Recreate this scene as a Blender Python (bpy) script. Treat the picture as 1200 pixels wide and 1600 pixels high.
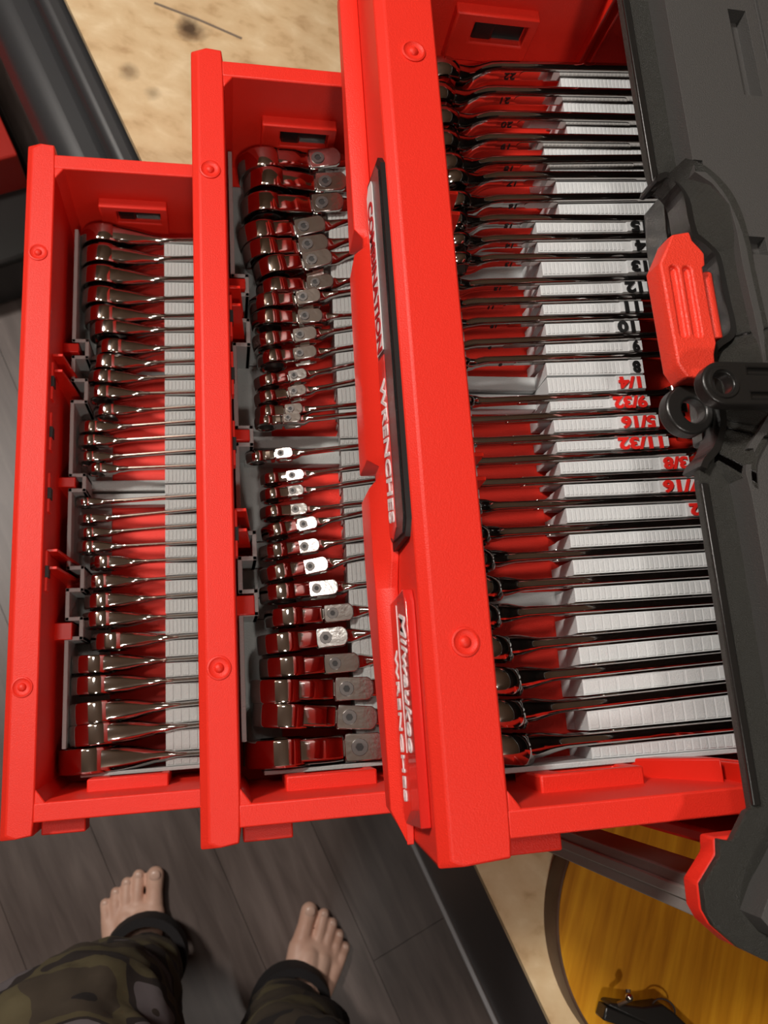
import bpy, bmesh, math, random
from mathutils import Vector, Matrix, Euler
for o in list(bpy.data.objects): bpy.data.objects.remove(o)
SC = bpy.context.scene
COL = SC.collection
H = 1.0            # height of the top drawer's rim above the floor; all z below are relative to that rim
PI = math.pi
def R(a): return math.radians(a)

# ------------------------------------------------------------------ camera
cam_d = bpy.data.cameras.new('camera'); cam = bpy.data.objects.new('camera', cam_d); COL.objects.link(cam)
cam.matrix_world = Matrix(((0.97899811, 0.01864509, -0.20301491, -0.10020648),
                           (-0.06545968, 0.97182949, -0.22641219, -0.14557804),
                           (0.1930744, 0.2349464, 0.95263973, 0.36831065 + H),
                           (0, 0, 0, 1)))
cam_d.sensor_fit = 'VERTICAL'; cam_d.sensor_height = 24.0; cam_d.lens = 24.0 * 1242.15 / 1600.0
cam_d.clip_start = 0.02
cam_d.dof.use_dof = True; cam_d.dof.focus_distance = 0.47; cam_d.dof.aperture_fstop = 9.0
SC.camera = cam

# ------------------------------------------------------------------ world, lamps, exposure
w = bpy.data.worlds.new('world'); SC.world = w; w.use_nodes = True
w.node_tree.nodes['Background'].inputs[0].default_value = (0.5, 0.42, 0.34, 1)
w.node_tree.nodes['Background'].inputs[1].default_value = 0.25
def lamp(name, loc, power, size, col=(1, .94, .87), target=(-.05, 0, -.2)):
    d = bpy.data.lights.new(name, 'AREA'); d.shape = 'DISK'; d.size = size; d.energy = power; d.color = col
    o = bpy.data.objects.new(name, d); COL.objects.link(o)
    o.location = (loc[0], loc[1], loc[2] + H)
    o.rotation_euler = (Vector(target) - Vector(loc)).to_track_quat('-Z', 'Y').to_euler()
lamp('ceiling_lamp', (-1.10, .72, 1.36), 36, .26)
lamp('ceiling_lamp', (-.06, -1.05, 1.36), 7.5, .14)
lamp('ceiling_lamp', (-.36, .22, 1.36), 3.0, .20)
SC.view_settings.view_transform = 'Standard'; SC.view_settings.look = 'None'
SC.view_settings.exposure = 0.0; SC.view_settings.gamma = 1.0
SC.view_settings.use_curve_mapping = False

# ------------------------------------------------------------------ materials
def mat(name, col, rough=.5, metal=0., bump=0., bscale=400., var=0., vscale=8., spec=.5, coat=0., detail=3.):
    m = bpy.data.materials.new(name); m.use_nodes = True; nt = m.node_tree; b = nt.nodes['Principled BSDF']
    b.inputs['Base Color'].default_value = (*col, 1); b.inputs['Roughness'].default_value = rough
    b.inputs['Metallic'].default_value = metal; b.inputs['Specular IOR Level'].default_value = spec
    b.inputs['Coat Weight'].default_value = coat
    tc = nt.nodes.new('ShaderNodeTexCoord')
    if bump:
        n = nt.nodes.new('ShaderNodeTexNoise'); n.inputs['Scale'].default_value = bscale; n.inputs['Detail'].default_value = detail
        bp = nt.nodes.new('ShaderNodeBump'); bp.inputs['Strength'].default_value = bump; bp.inputs['Distance'].default_value = .001
        nt.links.new(tc.outputs['Object'], n.inputs['Vector']); nt.links.new(n.outputs['Fac'], bp.inputs['Height'])
        nt.links.new(bp.outputs['Normal'], b.inputs['Normal'])
    if var:
        n = nt.nodes.new('ShaderNodeTexNoise'); n.inputs['Scale'].default_value = vscale; n.inputs['Detail'].default_value = 5
        cr = nt.nodes.new('ShaderNodeValToRGB')
        cr.color_ramp.elements[0].position = .3; cr.color_ramp.elements[1].position = .7
        cr.color_ramp.elements[0].color = (*[c * (1 - var) for c in col], 1)
        cr.color_ramp.elements[1].color = (*[min(1, c * (1 + var)) for c in col], 1)
        nt.links.new(tc.outputs['Object'], n.inputs['Vector']); nt.links.new(n.outputs['Fac'], cr.inputs['Fac'])
        nt.links.new(cr.outputs['Color'], b.inputs['Base Color'])
    return m
def ramp_mat(name, stops, rough, scale, stretch=(1, 1, 1), kind='noise', rotz=0., detail=6., distort=0., bump=0., const=False, spots=None, metal=0.):
    m = bpy.data.materials.new(name); m.use_nodes = True; nt = m.node_tree; b = nt.nodes['Principled BSDF']
    b.inputs['Roughness'].default_value = rough; b.inputs['Metallic'].default_value = metal
    tc = nt.nodes.new('ShaderNodeTexCoord'); r0 = nt.nodes.new('ShaderNodeMapping'); r0.inputs['Rotation'].default_value = (0, 0, rotz)
    mp = nt.nodes.new('ShaderNodeMapping'); mp.inputs['Scale'].default_value = stretch
    nt.links.new(tc.outputs['Object'], r0.inputs['Vector']); nt.links.new(r0.outputs['Vector'], mp.inputs['Vector'])
    if kind == 'wave':
        n = nt.nodes.new('ShaderNodeTexWave'); n.inputs['Detail Scale'].default_value = 1.5
        n.inputs['Distortion'].default_value = distort; out = n.outputs['Fac']
    else:
        n = nt.nodes.new('ShaderNodeTexNoise'); n.inputs['Distortion'].default_value = distort; out = n.outputs['Fac']
    n.inputs['Scale'].default_value = scale; n.inputs['Detail'].default_value = detail
    nt.links.new(mp.outputs['Vector'], n.inputs['Vector'])
    cr = nt.nodes.new('ShaderNodeValToRGB'); e = cr.color_ramp.elements
    if const: cr.color_ramp.interpolation = 'CONSTANT'
    e[0].position = stops[0][0]; e[0].color = (*stops[0][1], 1); e[1].position = stops[-1][0]; e[1].color = (*stops[-1][1], 1)
    for p, c in stops[1:-1]:
        k = e.new(p); k.color = (*c, 1)
    nt.links.new(out, cr.inputs['Fac']); colout = cr.outputs['Color']
    for (sx, sy, rad, dark) in (spots or []):
        vm = nt.nodes.new('ShaderNodeVectorMath'); vm.operation = 'DISTANCE'; vm.inputs[1].default_value = (sx, sy, 0)
        nz = nt.nodes.new('ShaderNodeTexNoise'); nz.inputs['Scale'].default_value = 60; nz.inputs['Detail'].default_value = 4
        sep = nt.nodes.new('ShaderNodeVectorMath'); sep.operation = 'MULTIPLY'; sep.inputs[1].default_value = (1, 1, 0)
        nt.links.new(tc.outputs['Object'], sep.inputs[0]); nt.links.new(sep.outputs[0], vm.inputs[0])
        nt.links.new(tc.outputs['Object'], nz.inputs['Vector'])
        ad = nt.nodes.new('ShaderNodeMath'); ad.operation = 'MULTIPLY_ADD'; ad.inputs[1].default_value = rad * 1.2; ad.inputs[2].default_value = -rad * .6
        nt.links.new(nz.outputs['Fac'], ad.inputs[0])
        a2 = nt.nodes.new('ShaderNodeMath'); a2.operation = 'ADD'; nt.links.new(ad.outputs[0], a2.inputs[0]); nt.links.new(vm.outputs['Value'], a2.inputs[1])
        mr = nt.nodes.new('ShaderNodeMapRange'); mr.inputs['From Min'].default_value = rad * .2; mr.inputs['From Max'].default_value = rad
        mr.inputs['To Min'].default_value = dark; mr.inputs['To Max'].default_value = 0
        nt.links.new(a2.outputs[0], mr.inputs['Value'])
        mx = nt.nodes.new('ShaderNodeMix'); mx.data_type = 'RGBA'; mx.inputs['B'].default_value = (.06, .03, .012, 1)
        nt.links.new(mr.outputs['Result'], mx.inputs['Factor']); nt.links.new(colout, mx.inputs['A']); colout = mx.outputs['Result']
    nt.links.new(colout, b.inputs['Base Color'])
    if bump:
        bp = nt.nodes.new('ShaderNodeBump'); bp.inputs['Strength'].default_value = bump; bp.inputs['Distance'].default_value = .002
        nt.links.new(out, bp.inputs['Height']); nt.links.new(bp.outputs['Normal'], b.inputs['Normal'])
    return m
RED = mat('red_plastic', (.80, .028, .014), .46, bump=.25, bscale=1500, spec=.35)
RED_SMOOTH = mat('red_smooth_plastic', (.66, .018, .008), .30, spec=.4)
RED_GLOSS = mat('red_label_film', (.62, .02, .015), .12, coat=.6, bump=.15, bscale=900)
RED_LATCH = mat('red_latch_plastic', (.85, .05, .025), .38, bump=.5, bscale=1300, spec=.6)
BLACK = mat('black_textured_plastic', (.026, .025, .020), .38, bump=1.0, bscale=2200, spec=.6)
BLACK2 = mat('black_smooth_plastic', (.014, .013, .012), .30, bump=.12, bscale=700, spec=.5)
DECK = mat('charcoal_grained_plastic', (.066, .063, .060), .50, bump=.5, bscale=1700, spec=.5)
GLITTER = mat('black_glossy_film', (.012, .011, .011), .22, bump=1.6, bscale=2200, spec=1.)
CHROME = mat('polished_chrome', (.53, .50, .48), .07, 1.0, bump=.03, bscale=90)
SATIN = mat('brushed_chrome', (.60, .58, .56), .17, 1.0, bump=.10, bscale=300)
STEEL = mat('dark_oxide_steel', (.13, .12, .115), .36, .8)
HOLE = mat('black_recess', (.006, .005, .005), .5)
GREY = mat('grey_printed_plastic', (.36, .37, .36), .42, bump=.35, bscale=900, spec=.4)
PALE = mat('pale_grey_printed_plastic', (.58, .595, .60), .40, bump=.30, bscale=1100, spec=.4)
MARK_B = mat('black_raised_text', (.01, .01, .01), .3)
MARK_R = mat('red_raised_text', (.72, .02, .015), .35)
MARK_W = mat('white_print', (.80, .76, .76), .4)
ENGR = mat('engraved_dark', (.03, .02, .02), .5, .5)
METAL_BAR = mat('grey_anodised_metal', (.34, .31, .29), .42, .2, bump=.1, bscale=200)
PLY = ramp_mat('raw_chipboard', [(.30, (.50, .32, .16)), (.45, (.66, .47, .26)), (.6, (.71, .53, .31)), (.75, (.80, .63, .40))], .60, 34, (1, 1.5, 1), rotz=R(25), detail=11, distort=.25, bump=.12,
               spots=[(-.422, .477, .020, .95), (-.485, .415, .012, .5), (-.46, .39, .010, .4), (-.245, .50, .012, .35), (-.10, -.40, .012, .3)])
PLY_DARK = mat('plywood_glue_line', (.12, .075, .04), .7, var=.4, vscale=60)
PLY_EDGE = mat('plywood_edge', (.50, .37, .22), .7, var=.35, vscale=50)
AMBER = ramp_mat('varnished_amber_wood', [(.30, (.40, .150, .006)), (.5, (.56, .235, .010)), (.7, (.68, .32, .016))], .30, 110, (1, .07, 1), rotz=R(22), detail=5, distort=.3)
DISC_EDGE = mat('dark_wood_rim', (.10, .055, .035), .45, var=.3, vscale=30)
CABINET = mat('dark_cabinet_panel', (.045, .040, .042), .45, bump=.1, bscale=60)
CABINET2 = mat('dark_grey_moulding', (.034, .034, .036), .45)
STRIP = mat('aluminium_strip', (.30, .29, .30), .5, .2)
SKIN = ramp_mat('skin', [(.3, (.66, .38, .28)), (.7, (.80, .52, .40))], .5, 22, detail=3, bump=.08)
NAIL = mat('toenail', (.72, .48, .38), .3)
CAMO = ramp_mat('camouflage_fabric', [(0, (.020, .016, .015)), (.42, (.060, .045, .030)), (.50, (.105, .085, .042)), (.56, (.030, .022, .019)), (.60, (.15, .13, .135)), (.65, (.05, .036, .028))], .85, 9, (1, 1, .6), detail=1.5, distort=.8, const=True)
CUFF = mat('black_ribbed_cuff', (.012, .010, .011), .85)
PAINT = mat('beige_wall_paint', (.17, .13, .10), .8)
CEIL = mat('ceiling_paint', (.66, .52, .42), .85)
planks_m = [ramp_mat('vinyl_plank_%d' % i, [(.3, (.092 * k, .068 * k, .060 * k)), (.55, (.135 * k, .103 * k, .092 * k)), (.8, (.185 * k, .145 * k, .13 * k))], .42, 9, (6, .7, 1), rotz=R(-22.5), detail=7, distort=.5)
            for i, k in enumerate((.9, 1.0, 1.1))]
MACHINE_RED = mat('dark_red_machine_shell', (.42, .02, .012), .4, bump=.1)

# ------------------------------------------------------------------ mesh helpers
ORG = {}
class MB:
    def __init__(s): s.bm = bmesh.new()
    def poly_prism(s, pts, z0, z1, axis='z'):
        def P(a, b, c): return {'z': (a, b, c), 'y': (a, c, b), 'x': (c, a, b)}[axis]
        n = len(pts); lo = [s.bm.verts.new(P(p[0], p[1], z0)) for p in pts]; hi = [s.bm.verts.new(P(p[0], p[1], z1)) for p in pts]
        s.bm.faces.new(lo[::-1]); s.bm.faces.new(hi)
        for i in range(n): s.bm.faces.new((lo[i], lo[(i + 1) % n], hi[(i + 1) % n], hi[i]))
        return s
    def box(s, x0, x1, y0, y1, z0, z1):
        return s.poly_prism([(x0, y0), (x1, y0), (x1, y1), (x0, y1)], z0, z1)
    def hexa(s, lo, hi):   # two matching loops of 3-D points
        a = [s.bm.verts.new(p) for p in lo]; b = [s.bm.verts.new(p) for p in hi]; n = len(a)
        s.bm.faces.new(a[::-1]); s.bm.faces.new(b)
        for i in range(n): s.bm.faces.new((a[i], a[(i + 1) % n], b[(i + 1) % n], b[i]))
        return s
    def frustum(s, x0, x1, y0, y1, z0, z1, d):
        return s.hexa([(x0, y0, z0), (x1, y0, z0), (x1, y1, z0), (x0, y1, z0)], [(x0 + d, y0 + d, z1), (x1 - d, y0 + d, z1), (x1 - d, y1 - d, z1), (x0 + d, y1 - d, z1)])
    def loops(s, rings, cap=True):
        rr = [[s.bm.verts.new(p) for p in r] for r in rings]; n = len(rr[0])
        for a, b in zip(rr, rr[1:]):
            for i in range(n): s.bm.faces.new((a[i], a[(i + 1) % n], b[(i + 1) % n], b[i]))
        if cap: s.bm.faces.new(rr[0][::-1]); s.bm.faces.new(rr[-1])
        return s
    def revolve(s, prof, c=(0, 0, 0), axis='y', n=28, rot=None):   # closed profile of (radius, height along axis)
        rings = []
        for k in range(n):
            a = 2 * PI * k / n; r_ = []
            for (r, h) in prof:
                p = {'y': Vector((r * math.cos(a), h, r * math.sin(a))), 'z': Vector((r * math.cos(a), r * math.sin(a), h)), 'x': Vector((h, r * math.cos(a), r * math.sin(a)))}[axis]
                if rot: p = rot @ p
                r_.append(s.bm.verts.new(p + Vector(c)))
            rings.append(r_)
        m = len(prof)
        for k in range(n):
            a, b = rings[k], rings[(k + 1) % n]
            for i in range(m): s.bm.faces.new((a[i], a[(i + 1) % m], b[(i + 1) % m], b[i]))
        return s
    def cyl(s, c, r, z0, z1, axis='z', n=24, r1=None):
        r1 = r if r1 is None else r1; lo = []; hi = []
        for k in range(n):
            a = 2 * PI * k / n; u, v = math.cos(a), math.sin(a)
            f = {'z': lambda q, h: (c[0] + q * u, c[1] + q * v, h), 'y': lambda q, h: (c[0] + q * u, h, c[1] + q * v), 'x': lambda q, h: (h, c[0] + q * u, c[1] + q * v)}[axis]
            lo.append(f(r, z0)); hi.append(f(r1, z1))
        return s.hexa(lo, hi)
    def loft(s, secs, n=16):   # (x, yc, zc, h, t, exponent)
        rings = []
        for (x, yc, zc, h, t, e) in secs:
            r_ = []
            for k in range(n):
                a = 2 * PI * (k + .5) / n; c_, s_ = math.cos(a), math.sin(a)
                r_.append((x, yc + t / 2 * math.copysign(abs(c_) ** (2 / e), c_), zc + h / 2 * math.copysign(abs(s_) ** (2 / e), s_)))
            rings.append(r_)
        return s.loops(rings)
    def tube(s, pts, rad, n=8):
        pts = [Vector(p) for p in pts]; rings = []; rr = rad if isinstance(rad, (list, tuple)) else [rad] * len(pts)
        for i, p in enumerate(pts):
            t = (pts[min(i + 1, len(pts) - 1)] - pts[max(i - 1, 0)]).normalized()
            up = Vector((0, 0, 1)) if abs(t.z) < .9 else Vector((1, 0, 0))
            u = t.cross(up).normalized(); v = u.cross(t)
            rings.append([p + rr[i] * (u * math.cos(2 * PI * k / n) + v * math.sin(2 * PI * k / n)) for k in range(n)])
        return s.loops(rings)
    def ball(s, c, r, sc=(1, 1, 1)):
        r_ = bmesh.ops.create_uvsphere(s.bm, u_segments=16, v_segments=10, radius=r)
        for v in r_['verts']: v.co = Vector((v.co.x * sc[0], v.co.y * sc[1], v.co.z * sc[2])) + Vector(c)
        return s
    def mesh(s, name, smooth=True, angle=38, off=None):
        bmesh.ops.recalc_face_normals(s.bm, faces=s.bm.faces)
        if off: bmesh.ops.translate(s.bm, verts=s.bm.verts, vec=off)
        me = bpy.data.meshes.new(name); s.bm.to_mesh(me); s.bm.free()
        if smooth:
            me.polygons.foreach_set('use_smooth', [True] * len(me.polygons)); me.set_sharp_from_angle(angle=R(angle))
        return me
    def build(s, name, m, parent=None, bevel=0., seg=2, smooth=True, angle=38, label=None, kind=None, cut=None):
        org = ORG[parent] if parent is not None else Vector((0, 0, -H))
        me = s.mesh(name, smooth, angle, -org)
        o = bpy.data.objects.new(name, me); COL.objects.link(o); me.materials.append(m)
        if parent is not None: o.parent = parent
        ORG[o] = org
        if cut:
            cm = cut.mesh('cut', False, 38, -org); co = bpy.data.objects.new('cut', cm); COL.objects.link(co)
            if parent is not None: co.parent = parent
            bpy.context.view_layer.update()
            md = o.modifiers.new('b', 'BOOLEAN'); md.object = co; md.operation = 'DIFFERENCE'; md.solver = 'EXACT'
            dg = bpy.context.evaluated_depsgraph_get(); nm = bpy.data.meshes.new_from_object(o.evaluated_get(dg), depsgraph=dg)
            o.modifiers.clear(); o.data = nm; bpy.data.objects.remove(co)
            if smooth: nm.polygons.foreach_set('use_smooth', [True] * len(nm.polygons)); nm.set_sharp_from_angle(angle=R(angle))
        if bevel:
            b = o.modifiers.new('bevel', 'BEVEL'); b.width = bevel; b.segments = seg; b.limit_method = 'ANGLE'; b.angle_limit = R(35); b.harden_normals = False
        if label: o['label'] = label
        if kind: o['kind'] = kind
        return o
def thing(name, label, cat, loc=(0, 0, 0), rot=(0, 0, 0), group=None, local=False):
    o = bpy.data.objects.new(name, None); o.empty_display_size = .02; COL.objects.link(o)
    o.location = (loc[0], loc[1], loc[2] + H); o.rotation_euler = rot
    o['label'] = label; o['category'] = cat
    if group: o['group'] = group
    ORG[o] = Vector((0, 0, 0)) if local else Vector(loc)
    return o
def text(body, size, m, parent, M, name='marking', ext=.0003, shear=0., bold=0., xs=1., label=None):
    """flat lettering; M takes text space (x right, y up, z out) to the space of the parent's coordinates"""
    c = bpy.data.curves.new('t', 'FONT'); c.body = body; c.size = size; c.extrude = ext; c.shear = shear; c.offset = bold
    c.align_x = 'CENTER'; c.align_y = 'CENTER'; c.resolution_u = 3
    t = bpy.data.objects.new('t', c); COL.objects.link(t)
    dg = bpy.context.evaluated_depsgraph_get(); me = bpy.data.meshes.new_from_object(t.evaluated_get(dg), depsgraph=dg)
    bpy.data.objects.remove(t)
    me.name = name; me.transform(Matrix.Diagonal((xs, 1, 1, 1))); me.transform(M); me.transform(Matrix.Translation(-ORG[parent]))
    me.materials.clear(); me.materials.append(m)
    o = bpy.data.objects.new(name, me); COL.objects.link(o); o.parent = parent; ORG[o] = ORG[parent]
    if label: o['label'] = label
    return o
def frame(o, x, y):   # matrix from origin + x axis + y axis
    x = Vector(x).normalized(); y = Vector(y); y = (y - y.dot(x) * x).normalized(); z = x.cross(y)
    return Matrix(((x.x, y.x, z.x, o[0]), (x.y, y.y, z.y, o[1]), (x.z, y.z, z.z, o[2]), (0, 0, 0, 1)))
def ordn(n): return ['first', 'second', 'third', 'fourth', 'fifth', 'sixth', 'seventh', 'eighth', 'ninth', 'tenth', 'eleventh', 'twelfth', 'thirteenth', 'fourteenth', 'fifteenth', 'sixteenth'][n - 1]
D1 =[(22.0,0.0208,0.0149,-0.1949,0.2635,-0.2985,-0.1287,0.2617,0.0137,0.0044),
(21.0,0.0199,0.0153,-0.1953,0.2438,-0.2984,-0.1288,0.2437,0.0133,0.0044),
(20.0,0.019,0.0152,-0.1963,0.2245,-0.2983,-0.129,0.2241,0.0129,0.0043),
(19.0,0.0181,0.0143,-0.1957,0.2048,-0.298,-0.1291,0.2047,0.0125,0.0043),
(18.0,0.0173,0.0131,-0.1935,0.1883,-0.2974,-0.1293,0.1883,0.0121,0.0043),
(17.0,0.0164,0.0118,-0.1898,0.1756,-0.2967,-0.1293,0.1758,0.0116,0.0042),
(16.0,0.0155,0.0117,-0.185,0.158,-0.2957,-0.1295,0.1583,0.0112,0.0038),
(15.0,0.0146,0.0116,-0.1904,0.1447,-0.2963,-0.1296,0.1456,0.0108,0.0038),
(14.0,0.0138,0.0109,-0.1931,0.1313,-0.2966,-0.1297,0.1318,0.0104,0.0038),
(13.0,0.0129,0.0102,-0.1943,0.118,-0.2965,-0.1298,0.1169,0.01,0.0035),
(12.0,0.012,0.009,-0.1896,0.1022,-0.2956,-0.1299,0.1035,0.0095,0.0031),
(11.0,0.0111,0.0095,-0.2027,0.088,-0.2974,-0.13,0.0904,0.0091,0.0029),
(10.0,0.0103,0.0088,-0.2039,0.0766,-0.2974,-0.1301,0.0775,0.0087,0.0028),
(9.0,0.0094,0.0083,-0.2044,0.0625,-0.2973,-0.1302,0.0646,0.0083,0.0028),
(8.0,0.0085,0.0076,-0.1974,0.0525,-0.296,-0.1303,0.052,0.0079,0.0028),
(7.1437,0.0078,0.0064,-0.2072,0.0246,-0.2973,-0.1305,0.0261,0.0075,0.0027),
(7.9375,0.0084,0.0069,-0.2043,0.0104,-0.297,-0.127,0.0138,0.0078,0.0027),
(8.7312,0.0091,0.0074,-0.2033,-0.0013,-0.297,-0.1271,0.0012,0.0082,0.0026),
(9.525,0.0098,0.0088,-0.2034,-0.0129,-0.2972,-0.1272,-0.0131,0.0085,0.0027),
(11.1125,0.0112,0.0097,-0.1912,-0.0262,-0.2956,-0.1273,-0.0266,0.0092,0.0029),
(12.7,0.0126,0.0102,-0.194,-0.042,-0.2964,-0.1275,-0.0408,0.0098,0.0029),
(14.2875,0.014,0.011,-0.1924,-0.0574,-0.2965,-0.1276,-0.0558,0.0105,0.0031),
(15.875,0.0154,0.0114,-0.1922,-0.0719,-0.2968,-0.1277,-0.0718,0.0112,0.0031),
(17.4625,0.0168,0.0122,-0.1841,-0.0893,-0.2959,-0.1279,-0.0884,0.0118,0.0033),
(19.05,0.0182,0.013,-0.197,-0.106,-0.2982,-0.1275,-0.1059,0.0125,0.0034),
(20.6375,0.0196,0.0133,-0.1962,-0.1223,-0.2984,-0.1277,-0.1218,0.0132,0.0037),
(22.225,0.0209,0.0155,-0.1954,-0.1427,-0.2986,-0.1279,-0.1405,0.0138,0.0039),
(23.8125,0.0223,0.0152,-0.1941,-0.1587,-0.2988,-0.128,-0.1569,0.0145,0.0038),
(25.4,0.0237,0.0177,-0.1994,-0.1774,-0.2999,-0.1282,-0.1777,0.0152,0.004)]
D2 =[(22.0,0.0208,0.0151,-0.0606,0.2607,-0.1815,-0.0178,0.2653,0.0137,0.0037,-0.025,0.0002),
(21.0,0.0199,0.0149,-0.0576,0.244,-0.1809,-0.0135,0.2451,0.0133,0.0037,-0.0214,0.0036),
(20.0,0.019,0.0147,-0.061,0.2228,-0.1811,-0.0168,0.2267,0.0129,0.0036,-0.0247,0.0001),
(19.0,0.0181,0.0129,-0.0643,0.2007,-0.1814,-0.0313,0.2072,0.0125,0.0036,-0.0383,-0.0144),
(18.0,0.0173,0.0127,-0.0617,0.1862,-0.1808,-0.0291,0.1913,0.0121,0.0036,-0.036,-0.0132),
(17.0,0.0164,0.0127,-0.0553,0.1722,-0.1797,-0.0263,0.1783,0.0116,0.0035,-0.0332,-0.0105),
(16.0,0.0155,0.0104,-0.0544,0.1549,-0.1794,-0.0249,0.1588,0.0112,0.0034,-0.0317,-0.011),
(15.0,0.0146,0.0103,-0.0608,0.1439,-0.18,-0.0345,0.148,0.0108,0.0034,-0.0402,-0.0212),
(14.0,0.0138,0.0102,-0.0606,0.1312,-0.1798,-0.0344,0.1326,0.0104,0.0034,-0.0399,-0.021),
(13.0,0.0129,0.0096,-0.061,0.1144,-0.1797,-0.0383,0.1181,0.01,0.0034,-0.0437,-0.0257),
(12.0,0.012,0.009,-0.0591,0.0998,-0.1792,-0.039,0.1028,0.0095,0.0033,-0.0443,-0.0264),
(11.0,0.0111,0.0079,-0.0628,0.0824,-0.1795,-0.044,0.0862,0.0091,0.0032,-0.0485,-0.0344),
(10.0,0.0103,0.0078,-0.0636,0.0698,-0.1794,-0.0444,0.0733,0.0087,0.0032,-0.0489,-0.035),
(9.0,0.0094,0.0077,-0.0643,0.0585,-0.1793,-0.0476,0.0597,0.0083,0.0032,-0.0524,-0.0386),
(8.0,0.0085,0.0068,-0.0658,0.052,-0.1793,-0.0496,0.0529,0.0079,0.0031,-0.054,-0.0402),
(7.1437,0.0078,0.0071,-0.0731,0.026,-0.1801,-0.0558,0.0273,0.0075,0.0031,-0.0603,-0.0471),
(7.9375,0.0084,0.007,-0.0631,0.0092,-0.1789,-0.0486,0.0108,0.0078,0.003,-0.0533,-0.04),
(8.7312,0.0091,0.0074,-0.0628,-0.0025,-0.179,-0.0486,-0.0009,0.0082,0.003,-0.0533,-0.0405),
(9.525,0.0098,0.0077,-0.0625,-0.0155,-0.1791,-0.0473,-0.0144,0.0085,0.003,-0.0521,-0.0386),
(11.1125,0.0112,0.0085,-0.0606,-0.0287,-0.1792,-0.0416,-0.0253,0.0092,0.0029,-0.0466,-0.0318),
(12.7,0.0126,0.0089,-0.0609,-0.0425,-0.1796,-0.0418,-0.0405,0.0098,0.0029,-0.0478,-0.0312),
(14.2875,0.014,0.0096,-0.0595,-0.0581,-0.1797,-0.0383,-0.0548,0.0105,0.0029,-0.0441,-0.0257),
(15.875,0.0154,0.0099,-0.0589,-0.0721,-0.18,-0.0349,-0.0708,0.0112,0.0028,-0.0406,-0.0201),
(17.4625,0.0168,0.011,-0.0546,-0.0887,-0.1797,-0.0247,-0.0875,0.0118,0.0028,-0.031,-0.0103),
(19.05,0.0182,0.0121,-0.0588,-0.1057,-0.1806,-0.03,-0.104,0.0125,0.0028,-0.0369,-0.015),
(20.6375,0.0196,0.0119,-0.0566,-0.1215,-0.1806,-0.0248,-0.121,0.0132,0.0028,-0.0326,-0.0083),
(22.225,0.0209,0.0141,-0.0612,-0.1366,-0.1816,-0.0178,-0.1383,0.0138,0.0027,-0.026,0.0004),
(23.8125,0.0223,0.0142,-0.0594,-0.1526,-0.1817,-0.0167,-0.1568,0.0145,0.0026,-0.0253,0.002),
(25.4,0.0237,0.0162,-0.0628,-0.1763,-0.1825,-0.0111,-0.1763,0.0152,0.0026,-0.0213,0.0063)]
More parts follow.
